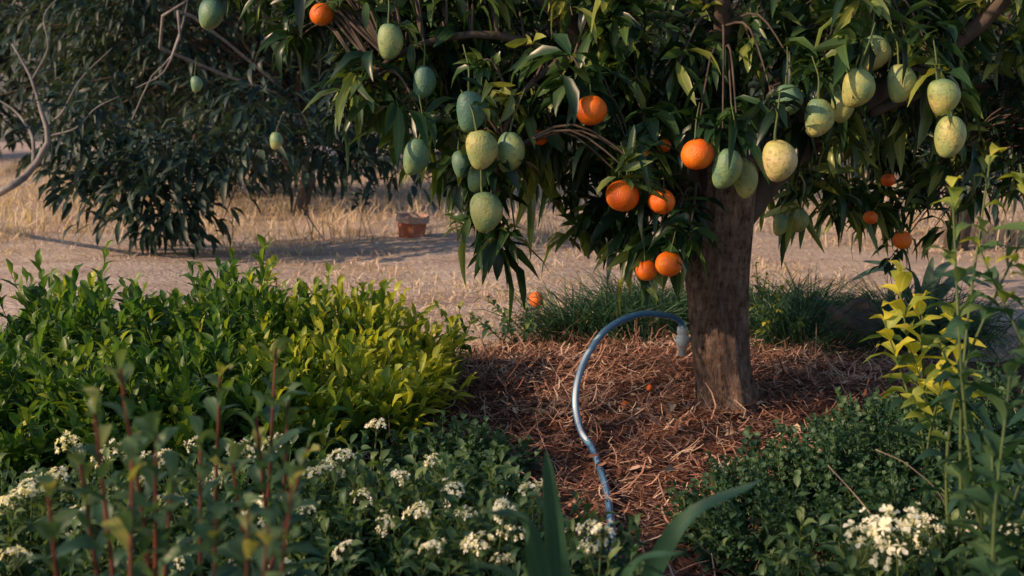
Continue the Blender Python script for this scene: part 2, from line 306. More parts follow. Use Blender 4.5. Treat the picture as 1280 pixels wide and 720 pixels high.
# x, y, w, h, distance, ripeness
MG=[(263,17,33,40,4.05,.25),(487,52,32,45,3.55,.42),(529,103,30,42,3.6,.14),(588,139,39,51,3.5,.14),(520,196,35,47,3.5,.2),(601,187,41,49,3.45,.62),(637,190,37,51,3.52,.42),(607,265,41,51,3.5,.5),(576,205,24,34,3.62,.15),(596,222,26,36,3.6,.2),(908,211,39,51,3.4,.35),(930,222,33,51,3.5,.5),(973,201,43,53,3.35,.88),(1022,147,38,48,3.45,.5),(1071,110,40,50,3.4,.6),(1092,66,36,44,3.5,.5),(1125,104,36,48,3.45,.48),(1178,121,39,46,3.4,.52),(1187,171,41,53,3.4,.62),(985,125,34,40,3.55,.25),(1052,133,28,40,3.55,.5),(1000,276,20,30,4.5,.5),(975,281,20,28,4.5,.5)]
OG=[(739,138,20,3.45),(872,193,21,3.4),(805,200,14,3.6),(778,245,21,3.45),(827,252,17,3.45),(836,330,17,3.6),(808,338,14,3.7),(675,172,10,3.65),(402,18,15,3.75),(1110,225,9,4.3),(1088,272,9,4.4),(1128,300,12,4.3),(830,182,9,3.65)]
TB=gnd(898,508,.06); E=tree_empty('mango_tree',TB,'mango tree with thick brown trunk and drooping leafy crown in mulch')
mb=MB()
tr=spline([TB+[.05,0,-.1],TB+[.026,0,.03],TB+[-.005,.0,.26],TB+[-.016,0.03,.58],TB+[.01,.06,.90]],90)
tt=np.linspace(0,1,len(tr)); rad=.096+.10*np.exp(-tt*6.5)+.055*np.clip(tt-.55,0,1)
def barkshape(a,t):
    return .003*np.sin(a*13+np.sin(t*9)*1.5)+.003*np.sin(a*21+t*6)*np.sin(t*13+a)+.036*np.exp(-t*8)*np.sin(a*4+.6)+.006*np.sin(t*7+a*2)
tube(mb,tr,rad,72,.5,0,.03,shape=barkshape)
tubes=[]
def limb(c,r0,r1,n=14,s=12,m=1):
    p=spline(c,n); tube(mb,p,np.linspace(r0,r1,len(p)),s,.5,m,.03); tubes.append(p); return p
top=TB+[0,.06,.76]
limb([top+[-.02,0,-.1],top+[-.18,.0,.16],top+[-.42,-.1,.42],top+[-.7,-.3,.75],top+[-1.0,-.3,1.0]],.08,.02)
limb([top+[.03,0,-.12],top+[.22,-.0,.12],top+[.45,-.05,.32],top+[.85,-.1,.6],top+[1.1,-.1,.9]],.062,.018)
limb([top+[0,.02,-.1],top+[.03,.05,.25],top+[-.05,.1,.7],top+[.05,.1,1.2]],.09,.025)
limb([top+[.05,.05,-.1],top+[.25,.3,.2],top+[.5,.6,.4],top+[.8,.8,.7]],.06,.015)
limb([top+[-.05,.05,-.1],top+[-.25,.3,.25],top+[-.6,.6,.6],top+[-.9,.7,.8]],.06,.015)
limb([top+[0,.1,.1],top+[-.05,-.2,.5],top+[-.1,-.4,.8],top+[-.2,-.6,1.0]],.04,.012)
limb([top+[.2,0,.1],top+[.35,-.2,.5],top+[.5,-.3,.75],top+[.6,-.4,.9]],.035,.010)
limb([top+[-.42,-.1,.42],top+[-.8,-.3,.55],top+[-1.1,-.35,.5],top+[-1.25,-.4,.36]],.018,.005)
limb([top+[-.42,-.1,.42],top+[-.6,-.35,.46],top+[-.75,-.45,.32],top+[-.8,-.5,.12]],.016,.004)
limb([top+[.5,-.05,.30],top+[.9,.2,.4],top+[1.2,.3,.35],top+[1.4,.4,.2]],.020,.005)
LP=np.concatenate(tubes)
tips=[]
K=340
while len(tips)<K:
    p=np.array([R.uniform(-1.75,1.9),R.uniform(-1.05,1.35),R.uniform(-1,1.15)])
    e=(p[0]/1.8)**2+(p[1]/1.3)**2+(p[2]/1.15)**2
    if e>1 or e<.22: continue
    w=np.array([.85+p[0],4.75+p[1],1.85+p[2]])
    rh=math.hypot(w[0]-TB[0],w[1]-TB[1])
    if w[2]<1.12 and rh<.8: continue
    if w[2]<1.3 and w[1]<4.4 and abs(w[0]-TB[0]-.1)<.25: continue
    if w[1]-3.55<0: continue
    tips.append(w)
for q_ in tubes: tips+= [q_[-1]+R.normal(0,.05,3) for _ in range(4)]
spots=[(470,60,3.9,7,.11),(440,20,3.9,7,.1),(490,110,3.95,5,.08),(545,105,3.95,8,.11),(600,130,4.0,7,.12),(565,165,3.9,6,.09),(640,150,4.0,7,.12),(600,205,3.85,5,.07),(570,240,3.9,3,.04),(592,285,3.8,2,.03),(622,300,3.8,3,.03),
(655,200,4.1,6,.1),(700,220,4.15,7,.11),(745,245,4.2,6,.09),(725,290,4.1,4,.05),(755,170,3.95,7,.12),(825,200,4.1,7,.11),(800,265,3.9,4,.05),(812,305,3.8,2,.03),(845,300,3.85,2,.03),(850,120,3.8,8,.13),(900,140,3.85,7,.12),
(700,110,3.85,9,.14),(800,90,3.75,8,.14),(780,140,3.9,6,.12),(960,130,3.95,6,.12),(1035,160,4.1,6,.1),(1000,165,4.0,4,.06),(1060,195,4.3,5,.1),(1100,240,5.1,10,.14),(1070,270,5.2,8,.09),(1150,220,5.0,11,.15),(1190,170,4.8,10,.15),(1240,160,4.8,11,.15),(1120,60,3.95,8,.13),(1190,50,3.95,9,.13),(1150,150,4.2,7,.12),(1230,230,4.9,5,.12),(1230,30,4.0,7,.1),
(1000,80,3.85,7,.12),(1050,30,3.8,7,.12),(740,30,3.75,9,.14),(650,20,3.8,8,.14),(850,30,3.75,8,.14),(865,272,3.95,2,.03),(640,60,3.85,8,.15),(540,40,3.85,8,.13),(400,-5,4.1,6,.08),(360,-20,4.1,6,.07),(385,40,4.0,3,.05),(275,-50,4.1,6,.05),(310,-45,4.1,5,.05),(240,-40,4.1,4,.04),(1000,245,4.9,5,.1),(1250,80,4.2,9,.15),(690,160,4.0,7,.1),(930,50,3.75,8,.12)]
for (a_,b_,d_,k_,s_) in spots:
    c=at(a_,b_,d_)
    for i in range(k_): tips.append(c+R.normal(0,s_,3)*[1,.8,.8])
FP=[at(m_[0],m_[1],m_[4]) for m_ in MG]+[at(x_,y_,d_) for (x_,y_,r_,d_) in OG]
# leaves grow behind the hanging fruit rather than through it
for i,p in enumerate(tips):
    for f in FP:
        if abs(p[0]-f[0])<.13 and -.08<p[2]-f[2]<.2 and p[1]<f[1]+.16: p=p.copy(); p[1]=f[1]+.16+R.uniform(0,.08)
    tips[i]=p
for (x_,y_,w_,h_,d_,_r) in MG[1:21]:
    tips.append(at(x_+R.uniform(-15,15),y_-h_*1.05,d_+.04))
for (x_,y_,r_,d_) in OG[:9]+OG[12:]:
    tips.append(at(x_+R.choice([-1,1])*r_*1.5,y_-r_*1.5,d_-.0)); tips.append(at(x_,y_-r_*1.2,d_+.1))
tips=np.array(tips); dirs=[]
for p in tips:
    dd=np.linalg.norm(LP-p,axis=1)+np.where(LP[:,2]<p[2]-.35,.2,0); q_=LP[np.argmin(dd)]
    mid=(q_+p)/2+[0,0,.06+.12*np.linalg.norm(p-q_)]
    c=spline([q_,mid,p],8); tube(mb,c,np.linspace(.006,.0025,len(c)),4,.5,1,cap=False)
    dirs.append(nz(c[-1]-c[-2])+R.normal(0,.5,3)+[0,0,-.12])
dirs=np.array(dirs)
link('trunk',mb.mesh('trunk',[M_bark,M_limb],TB),parent=E)
mb=MB()
whorls(mb,tips,dirs,13,.138,.036,lambda m:np.clip(R.normal(.41,.18,m)+(R.uniform(0,1,m)>.93)*.4,0,1))
link('crown',mb.mesh('crown',[M_mango],TB),parent=E)

def backtree(name,base,cc,rad,clumps,per,leaf,mat,label,trunk_r=.12,cut=-1,droop=.5,sp=.32,dead=None,wr=.2,bark=None,mean=.45,skip=.35,zmin=.3,extra=None):
    base=np.array(base,float); cc=np.array(cc,float); rad=np.array(rad,float)
    E=tree_empty(name,base,label); mb=MB()
    tp=base+[0,0,min(cc[2]*.55,2.4)]
    mid=(base+tp)/2+[R.normal(0,.12),R.normal(0,.1),0]
    p=spline([base-[0,0,.1],mid,tp],12); tube(mb,p,np.linspace(trunk_r,trunk_r*.65,len(p)),10,.5,0,.05)
    C=[]
    while len(C)<clumps:
        q=R.uniform(-1,1,3); e=np.dot(q,q)
        if e>1 or e<.2 or q[2]<cut: continue
        if q[2]<-.6 and R.uniform()<skip: continue
        C.append(cc+q*rad*(1+.14*R.normal()))
    if extra is not None: C+=list(extra)
    C=np.array(C); C[:,2]=np.maximum(C[:,2],zmin+R.uniform(0,.15,len(C))); clumps=len(C)
    for c in C[:70]:
        m2=(tp+c)/2+[R.normal(0,.2),R.normal(0,.2),.25]
        p=spline([tp-[0,0,R.uniform(0,.8)],m2,c],9); tube(mb,p,np.linspace(trunk_r*.35,.006,len(p)),5,.5,0,cap=False)
    if dead:
        for c in dead: 
            p=spline([tp]+c,12); tube(mb,p,np.linspace(.014,.004,len(p)),5,.5,1,cap=False)
    link('trunk',mb.mesh('trunk',[bark or M_limb,M_grey],base),parent=E)
    mb=MB(); n=clumps*per; idx=np.repeat(np.arange(clumps),per)
    off=R.normal(0,1,(n,3))*[sp,sp,sp*.6]; Pp=C[idx]+off; Pp[:,2]=np.maximum(Pp[:,2],.1)
    D=nz(nz(off)*.7+nz(Pp-cc)*.4+R.normal(0,.45,(n,3))+[0,0,-.1])
    leaves(mb,Pp,D,leaf*R.uniform(.6,1.2,n),leaf*wr*R.uniform(.8,1.2,n),droop*R.uniform(.3,1.2,n),.2,np.clip(R.normal(mean,.17,n)+R.normal(0,.2,clumps)[idx],0,1),0,.6)
    link('crown',mb.mesh('crown',[mat],base),parent=E); return E
b=gnd(372,268)
ex=[at(x,y,d) for x,y,d in [(110,230,8.8),(130,205,8.6),(160,240,8.7),(190,235,8.5),(185,275,8.6),(220,255,8.5),(150,190,8.5),(280,215,8.6),(210,205,8.3),(250,190,8.3),(300,185,8.3),(430,190,9),(465,170,9.2),(490,140,9.2),(480,190,9.3),(400,180,9),(350,150,8.8),(120,170,8.6),(100,195,8.8),(350,190,8.8),(205,275,8.6),(100,130,8.6),(320,130,8.4),(450,120,9),(470,80,9)]]
ex=ex+[e+R.normal(0,.14,3) for e in ex]
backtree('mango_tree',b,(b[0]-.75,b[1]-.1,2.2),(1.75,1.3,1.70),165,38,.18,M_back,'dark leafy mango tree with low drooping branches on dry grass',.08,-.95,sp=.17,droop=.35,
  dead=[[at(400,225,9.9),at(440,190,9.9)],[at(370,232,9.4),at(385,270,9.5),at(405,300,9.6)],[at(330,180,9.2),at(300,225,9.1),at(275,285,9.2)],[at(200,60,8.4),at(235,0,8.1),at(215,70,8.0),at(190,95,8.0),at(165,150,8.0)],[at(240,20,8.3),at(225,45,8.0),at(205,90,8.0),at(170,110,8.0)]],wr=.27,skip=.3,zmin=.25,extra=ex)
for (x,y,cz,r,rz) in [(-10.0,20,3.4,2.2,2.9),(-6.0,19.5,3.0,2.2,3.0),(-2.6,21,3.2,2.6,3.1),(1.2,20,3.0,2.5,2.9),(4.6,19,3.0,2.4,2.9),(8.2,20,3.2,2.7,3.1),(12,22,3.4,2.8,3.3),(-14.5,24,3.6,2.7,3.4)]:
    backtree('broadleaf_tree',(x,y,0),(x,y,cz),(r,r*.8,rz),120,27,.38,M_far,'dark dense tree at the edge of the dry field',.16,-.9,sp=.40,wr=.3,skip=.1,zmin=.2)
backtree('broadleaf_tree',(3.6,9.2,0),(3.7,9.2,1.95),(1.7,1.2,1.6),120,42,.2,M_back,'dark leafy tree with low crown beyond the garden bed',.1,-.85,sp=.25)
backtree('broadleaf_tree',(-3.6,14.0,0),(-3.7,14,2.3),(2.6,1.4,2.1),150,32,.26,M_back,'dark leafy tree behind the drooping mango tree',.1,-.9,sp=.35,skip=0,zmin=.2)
# unseen trees added toward the sun to throw dappled shade on the beds
backtree('broadleaf_tree',(-4.0,1.9,0),(-3.9,2.0,3.6),(1.2,1.3,.8),9,22,.2,M_back,'unseen leafy tree added to shade the beds',.08,-.9,sp=.17)
backtree('broadleaf_tree',(-5.6,-1.0,0),(-5.5,-1.0,2.9),(1.5,1.5,1.0),30,24,.2,M_back,'unseen leafy tree added to shade the beds',.1,-.9,sp=.2)
mb=MB(); grid(np.linspace(-90,90,80),np.linspace(34,75,30),lambda x,y:(y-34)/41*9*(1+.15*np.sin(x*.13))+.5*np.sin(x*.9)*np.sin(y*.8)-.2,mb)
M_hill=surf('hill_scrub',[(.3,(.09,.10,.10)),(.55,(.20,.19,.17)),(.72,(.5,.33,.25))],.8,rough=1,bump=1,bdist=.5)
link('hill',mb.mesh('hill',[M_hill]),kind='structure')
D0=8.2; b=gnd(-60,270)
mb=MB(); E=tree_empty('bare_tree',b,'leafless grey tree with thin crooked branches')
def br(pts,r0,r1): p=spline(pts,16); tube(mb,p,np.linspace(r0,r1,len(p)),8,.5,0,.05)
br([b-[0,0,.1],at(-5,243,D0),at(30,222,D0),at(60,178,D0),at(52,140,D0),at(38,95,D0),at(15,55,D0)],.036,.006)
br([at(55,160,D0),at(78,140,D0),at(100,100,D0),at(140,60,D0)],.010,.003)
br([at(42,205,D0),at(40,170,D0+.1),at(20,140,D0+.2),at(-10,120,D0+.2)],.016,.006)
br([at(40,100,D0),at(60,60,D0),at(55,20,D0),at(80,-10,D0)],.008,.003)
br([at(62,170,D0),at(95,160,D0),at(120,135,D0),at(150,120,D0)],.008,.003)
br([at(-5,243,D0),at(-20,150,D0),at(-40,60,D0),at(-30,-80,D0)],.03,.015)
link('trunk',mb.mesh('trunk',[M_grey],b),parent=E)

# ---------- fruit ----------
def sph(nu=28,nv=20):
    V=[];q=[];t=[]
    for i in range(1,nv):
        ph=math.pi*i/nv
        for j in range(nu): a=2*math.pi*j/nu; V.append((math.sin(ph)*math.cos(a),math.sin(ph)*math.sin(a),math.cos(ph)))
    for i in range(nv-2):
        for j in range(nu): k=(j+1)%nu; q.append([i*nu+j,(i+1)*nu+j,(i+1)*nu+k,i*nu+k])
    V+= [(0,0,1),(0,0,-1)]; e=len(V)
    for j in range(nu): k=(j+1)%nu; t+= [[e-2,j,k],[e-1,(nv-2)*nu+k,(nv-2)*nu+j]]
    return np.array(V),q,t
V,q,t=sph()
mango_me=[]
for kx in range(3):
    W=V.copy(); z=V[:,2]; sc=(.79+.07*z-.05*kx*.5*z)
    W[:,0]=V[:,0]*sc+.12*(1-z*z)*(1+.3*kx)-.06-.16*np.clip(-z-.2,0,1)**1.5; W[:,1]=V[:,1]*sc*.9
    W[:,2]=z-.06*np.exp(-((V[:,0]**2+V[:,1]**2)/.05))*(z>0)
    mb=MB(); mb.add(W,q,t); mango_me.append(mb.mesh('mango',[M_mangof]))
W=V.copy(); W[:,2]=V[:,2]*.93-.07*np.exp(-((V[:,0]**2+V[:,1]**2)/.03))*np.sign(V[:,2])
mb=MB(); mb.add(W,q,t); orange_me=mb.mesh('orange',[M_orange])
mb=MB(); sp_=spline([(-.03,0,.86),(.0,.05,1.3),(.12,.3,2.1),(.1,.9,3.1)],12); tube(mb,sp_,np.linspace(.07,.035,len(sp_)),6); mst=mb.mesh('stem',[M_stemg])
mb=MB(); tube(mb,spline([(0,0,.84),(0.02,.05,1.1),(.06,0.4,2.0),(.0,1.2,3.0)],9),np.linspace(.07,.035,10),6)
a=np.arange(5)*2*np.pi/5; leaves(mb,np.tile([0,0,.9],(5,1)),np.stack([np.cos(a),np.sin(a),a*0+.05],1),.3,.22,.1,.05,.5); ost=mb.mesh('calyx',[M_stemg])
def mango(x,y,w,h,d,ripe=.3,group='mangoes hanging in the tree',lab=None):
    c=at(x,y,d); s=h/F*d/2*1.02
    lab=lab or ('blue-green unripe mango hanging on its stem' if ripe<.3 else 'green mango with pale bloom hanging on its stem' if ripe<.56 else 'ripening yellow-green mango hanging on its stem')
    o=link('mango',mango_me[R.integers(3)],c,label=lab,cat='mango',group=group); o.color=(ripe,ripe,ripe,1)
    o.scale=(s*w/h/.80,s*w/h/.80,s); o.rotation_euler=(R.normal(0,.14),R.normal(0,.2),R.uniform(-.9,.9))
    link('stem',mst,parent=o)
def orange(p,r,lab='ripe orange hanging among the leaves',rot=None,group='oranges in the tree',cal=True):
    o=link('orange',orange_me,p,label=lab,cat='orange',group=group); o.scale=(r,)*3
    o.rotation_euler=rot or (R.normal(0,.2),R.normal(0,.2),R.uniform(-.8,.8))
    if cal: link('calyx',ost,parent=o)
for m in MG: mango(*m)
for m in [(345,176,17,22,7.9,.4),(245,105,15,20,7.7,.3)]: mango(*m,group='small mangoes in the dark tree',lab='small green mango hanging from the dark tree')
for (x,y,r,d) in OG: orange(at(x,y,d),r/F*d)
for (x,y,r,z) in [(670,385,9,.0),(781,507,5,.06),(812,492,4,.07),(1065,518,5,.04)]:
    g=gnd(x,y,z); rr_=r/F*np.linalg.norm(g)*1.1; g[2]=(mz(g[0],g[1]) if g[1]<5.5 else 0)+rr_*1.1
    orange(g,rr_,'small fallen orange lying on the ground',(1.2,.5,R.uniform(0,6)),'fallen oranges on the ground',False)

# ---------- hose ----------
gs=[gnd(741,566,.04),gnd(757,608,.04),gnd(764,655,.04),gnd(769,720,.03),gnd(774,800,.03)]
for g in gs: g[2]=float(mz(g[0],g[1]))+.028
hp=spline([at(853,416,4.22),at(852,404,4.22),at(836,395,4.19),at(799,393,4.12),at(762,409,4.02),at(738,437,3.93),at(724,468,3.86),at(719,503,3.80),at(726,538,3.76)]+gs,220)
E=link('garden_hose',None,hp[0],label='glossy pale blue garden hose arching from a white fitting',cat='hose')
M_hose,nt,nd,lk=newmat('hose_plastic'); A=nd.new('ShaderNodeAttribute'); A.attribute_name='tint'; rp=ramp(nd,[(.30,(.03,.10,.22)),(.78,(.06,.20,.38)),(.90,(.18,.40,.58)),(.955,(.62,.74,.82)),(.99,(.84,.89,.92))]); lk.new(A.outputs['Fac'],rp.inputs['Fac'])  # blue plastic; the pale end is a highlight painted into the colour
bb=nd.new('ShaderNodeBsdfPrincipled'); lk.new(rp.outputs['Color'],bb.inputs['Base Color']); bb.inputs['Roughness'].default_value=.10; bb.inputs['Coat Weight'].default_value=.7; oo=nd.new('ShaderNodeOutputMaterial'); lk.new(bb.outputs[0],oo.inputs[0])
glint_dir=nz(np.array([-.25,-.75,.60]))
mb=MB(); tube(mb,hp,.0118,48,tintang=lambda a,N:.5+.5*(N@glint_dir)); link('hose_tube',mb.mesh('hose_tube',[M_hose],hp[0]),parent=E)
mb=MB(); c0=hp[0]; tube(mb,[c0+[0,0,z] for z in(.022,.021,.0,-.002,-.012,-.014,-.045,-.047,-.085)],[.017,.020,.021,.018,.018,.024,.024,.017,.016],18)
tube(mb,[c0+[0,.0,-.03],c0+[.02,.05,-.03],np.array([TB[0]-.02,TB[1],c0[2]-.03])],.010,10)
link('hose_connector',mb.mesh('hose_connector',[M_white],hp[0]),parent=E)

# ---------- shrubs ----------
def shoots(mb,Pb,D,SL,k,L,W,tint0,spread=.8,mat=0,stemmat=None,stem_r=.0022,tipt=.25,droop=.2,ws=WS):
    n=len(Pb); D=nz(D); SL=np.broadcast_to(SL,(n,))
    if stemmat is not None:
        for i in range(n): tube(mb,[Pb[i],Pb[i]+D[i]*SL[i]*.5,Pb[i]+D[i]*SL[i]],[stem_r,stem_r*.8,stem_r*.5],3,.5,stemmat,cap=False)
    idx=np.repeat(np.arange(n),k); j=np.tile(np.arange(k),n)/max(k-1,1); m=len(idx)
    a=np.tile(np.arange(k)*2.4,n)+R.uniform(0,6.28,n)[idx]
    ref=nz(np.cross(D[idx],np.array([.3,.9,.25]))); u2=np.cross(D[idx],ref)
    rad=ref*np.cos(a)[:,None]+u2*np.sin(a)[:,None]
    Dl=nz(rad*(spread*(1.15-.55*j))[:,None]+D[idx]*(.5+.4*j)[:,None]+R.normal(0,.12,(m,3)))
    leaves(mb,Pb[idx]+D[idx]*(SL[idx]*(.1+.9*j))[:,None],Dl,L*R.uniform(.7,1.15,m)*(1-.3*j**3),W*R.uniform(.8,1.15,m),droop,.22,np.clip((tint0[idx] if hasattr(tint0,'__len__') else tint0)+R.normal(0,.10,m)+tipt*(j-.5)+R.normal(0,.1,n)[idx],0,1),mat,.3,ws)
def mound(name,c,rx,ry,h,n,k,L,W,SL,mats,label,cat,tint=.45,tipt=.25,group=None,lean=(0,0,0),spread=.8,stemmat=1,droop=.2,tfun=None,ws=WS):
    c=np.array(c,float); mb=MB()
    q=R.normal(0,1,(n,3)); q[:,2]=np.abs(q[:,2])*.9; q=nz(q); f=R.uniform(.55,1.0,n)**.6
    bump=1+.13*np.sin(q[:,0]*7+q[:,1]*5)+.08*np.sin(q[:,1]*11)
    Pb=c+q*np.array([rx,ry,h])*(f*bump)[:,None]-np.array([0,0,SL*.55]); Pb[:,2]=np.maximum(Pb[:,2],.01)
    D=nz(q*[.6,.6,.3]+[0,0,.8]+R.normal(0,.25,(n,3))+np.array(lean))
    t0=np.full(n,tint) if tfun is None else tfun(Pb)
    shoots(mb,Pb,D,SL*R.uniform(.5,1.5,n),k,L,W,np.clip(t0+R.normal(0,.14,n),0,1),spread,0,stemmat,.0025,tipt,droop,ws)
    return link(name,mb.mesh(name,mats,c),c,label=label,cat=cat,group=group)
sunlit_tint=lambda Pb:.32+.58*np.clip((Pb[:,0]+1.0)/.6,0,1)+.08*np.clip((Pb[:,2]-.2)/.3,0,1)  # sunlit right side and tops painted in as a lighter, yellower leaf tint
for (x,y,rx,ry,h) in [(-.70,4.3,.36,.45,.34),(-1.15,4.35,.50,.6,.44),(-1.75,4.25,.55,.62,.38),(-1.05,3.6,.45,.45,.30),(-1.65,3.45,.55,.45,.28),(-2.3,4.0,.5,.6,.29),(-.60,3.85,.24,.32,.25)]:
    mound('leafy_shrub',(x,y,0),rx,ry,h,360,9,.108,.027,.19,[M_shrub,M_stemg],'low bushy shrub with glossy bright green pointed leaves','shrub',tfun=sunlit_tint,group='low green shrubs beside the field',spread=.6,tipt=.38,droop=.12)
cws=np.array([0,.85,1,.8,0])
for (x,y,rx,ry,h) in [(.76,2.75,.30,.36,.24),(1.08,2.98,.40,.38,.29),(1.5,3.15,.42,.42,.37),(1.2,2.5,.4,.3,.30),(1.6,2.7,.3,.3,.38),(1.32,3.5,.3,.25,.20)]:
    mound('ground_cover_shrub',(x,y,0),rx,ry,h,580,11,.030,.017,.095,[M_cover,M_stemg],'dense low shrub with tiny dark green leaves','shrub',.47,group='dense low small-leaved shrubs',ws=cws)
for (x,y,rx,ry,h) in [(-.18,3.35,.20,.24,.15),(-.14,3.0,.18,.2,.14)]:
    mound('leafy_ground_cover',(x,y,0),rx,ry,h,240,8,.036,.02,.07,[M_cover,M_stemg],'low patch of rounded green leaves at the mulch edge','plant',.7,ws=cws)
def tussock(c,n,L,sp,label='dark green tussock of fine arching grass',mat=M_tussock,name='grass_tussock',w=.006,tm=.45,group='fine-bladed grass tussocks'):
    c=np.array(c,float); mb=MB(); a=R.uniform(0,6.28,n); r=np.abs(R.normal(0,sp,n))
    Pb=c+np.stack([r*np.cos(a),r*np.sin(a),np.zeros(n)],1)
    D=np.stack([np.cos(a)*.65+R.normal(0,.2,n),np.sin(a)*.65+R.normal(0,.2,n),np.ones(n)],1)
    blades(mb,Pb,D,L*R.uniform(.6,1.15,n),w,R.uniform(.3,.95,n),np.clip(R.normal(tm,.2,n),0,1))
    link(name,mb.mesh(name,[mat],c),c,label=label,cat='grass',group=group)
for (x,y) in [(715,425),(755,423),(800,419),(835,415),(775,402),(950,420),(985,425),(1010,400),(960,400),(1120,430),(1150,440),(1000,440),(815,400),(1180,425),(1120,405)]:
    tussock(gnd(x,y),480,.50,.11)
def sprigs(name,base,tipsx,k,L,W,mats,label,cat,tint=.5,spread=1.0,r=.004,tipt=.35,start=.25,group=None,droop=.25,ws=WS,bend=.05):
    base=np.array(base,float); mb=MB()
    for tp in tipsx:
        tp=np.array(tp,float); b0=base+[R.normal(0,.04),R.normal(0,.04),0]; ln=np.linalg.norm(tp-b0)
        m1=b0*.5+tp*.5+[R.normal(0,bend)*ln,R.normal(0,bend)*ln,.04*ln]
        p=spline([b0,m1,tp],16); tube(mb,p,np.linspace(r,r*.4,len(p)),5,.5,1,cap=False)
        cum=np.linspace(0,1,len(p)); js=np.linspace(start,1,k)+R.normal(0,.015,k); js=np.clip(js,0,1)
        Pp=np.stack([np.interp(js,cum,p[:,i]) for i in range(3)],1); T=nz(np.gradient(p,axis=0)); Tt=np.stack([np.interp(js,cum,T[:,i]) for i in range(3)],1)
        a=np.arange(k)*2.4+R.uniform(0,6); ref=nz(np.cross(Tt,np.array([.2,.9,.2]))); u2=np.cross(Tt,ref)
        rad=ref*np.cos(a)[:,None]+u2*np.sin(a)[:,None]; j=(js-start)/(1-start)
        Dl=nz(rad*(spread*(1.1-.6*j**2))[:,None]+Tt*(.35+.5*j)[:,None]+R.normal(0,.15,(k,3)))
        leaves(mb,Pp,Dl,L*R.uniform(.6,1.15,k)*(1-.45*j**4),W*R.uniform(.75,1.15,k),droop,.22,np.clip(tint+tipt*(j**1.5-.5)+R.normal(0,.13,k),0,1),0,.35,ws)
    return link(name,mb.mesh(name,mats,base),base,label=label,cat=cat,group=group)
g=gnd(965,432); sprigs('weed',g,[at(945,330,5.3),at(958,345,5.3),at(985,350,5.3),at(970,372,5.2),at(940,380,5.2),at(1000,400,5.2),at(960,400,5.1)],16,.05,.022,[M_tall,M_stemg],'light green weedy plant growing behind the trunk','plant',.65)
g=gnd(640,425); sprigs('weed',g,[at(650,365,5.5),at(680,380,5.5),at(610,375,5.4),at(630,390,5.3),at(665,400,5.2),at(590,395,5.3)],14,.06,.026,[M_tall,M_stemg],'thin green weed at the edge of the dry field','plant',.45)
g=gnd(458,300); sprigs('sapling',g,[at(458,235,9.5),at(470,228,9.5),at(442,245,9.5)],7,.11,.045,[M_back,M_stemg],'spindly young sapling with few leaves in dry grass','plant',.7,start=.7)
for (a_,b_,t_) in [(50,440,[(35,388,4.9),(90,352,5.0),(70,385,4.9),(110,375,4.9)]),(330,400,[(328,325,4.8),(345,350,4.8),(310,355,4.8)]),(560,450,[(575,385,4.9),(545,380,4.9),(590,400,4.9)])]:
    sprigs('leafy_seedling',gnd(a_,b_+60),[at(*q) for q in t_],12,.085,.025,[M_shrub,M_stemg],'upright shoots of a green leafy plant','plant',.6,start=.5,spread=.6)

# ---------- flowering plants ----------
FH=[]
for v_ in range(3):
    mb=MB(); nF=15+v_*2
    ga=np.arange(nF)*2.39996; rr2=np.sqrt((np.arange(nF)+.5)/nF); C=np.stack([1.15*rr2*np.cos(ga),1.15*rr2*np.sin(ga),.6*np.sqrt(1-rr2**2*.9)],1)+R.normal(0,.2,(nF,3))
    idx=np.repeat(np.arange(nF),5); a=np.tile(np.arange(5)*2*np.pi/5,nF)+R.uniform(0,6,nF)[idx]
    nn=nz(C*[.9,.9,1]+[0,-.1,.2]); ref=nz(np.cross(nn[idx],np.array([.3,.1,.9]))); u2=np.cross(nn[idx],ref)
    leaves(mb,C[idx],ref*np.cos(a)[:,None]+u2*np.sin(a)[:,None]+nn[idx]*.25,R.uniform(.28,.36,len(idx)),.22,.05,.12,np.clip(R.normal(.6,.25,len(idx)),0,1),0,.3,np.array([0,.7,1,1,0]))
    for i in range(nF): tube(mb,[(0,0,-.75),C[i]*.6+[0,0,-.25],C[i]],[.025,.02,.02],4,.5,1,cap=False)
    FH.append(mb.mesh('flower_head',[M_petal,M_stemg]))
heads=[(471,535),(352,552),(340,560),(428,575),(541,580),(246,557),(70,600),(10,635),(25,625),(215,630),(455,625),(525,648),(565,620),(582,650),(630,640),(667,618),(640,670),(480,658),(600,690),(628,705),(130,575),(40,612),(300,565),(395,595),(415,590),(262,602),(300,705),(350,715),(160,568),(230,700),(430,690),(330,640),(380,640),(100,650),(20,700),(90,560),(180,605),(540,690),(500,600),(200,580)]
heads2=[(1095,658),(1140,650),(1165,678),(1085,690),(1155,660),(1122,672),(1262,665),(1212,665)]
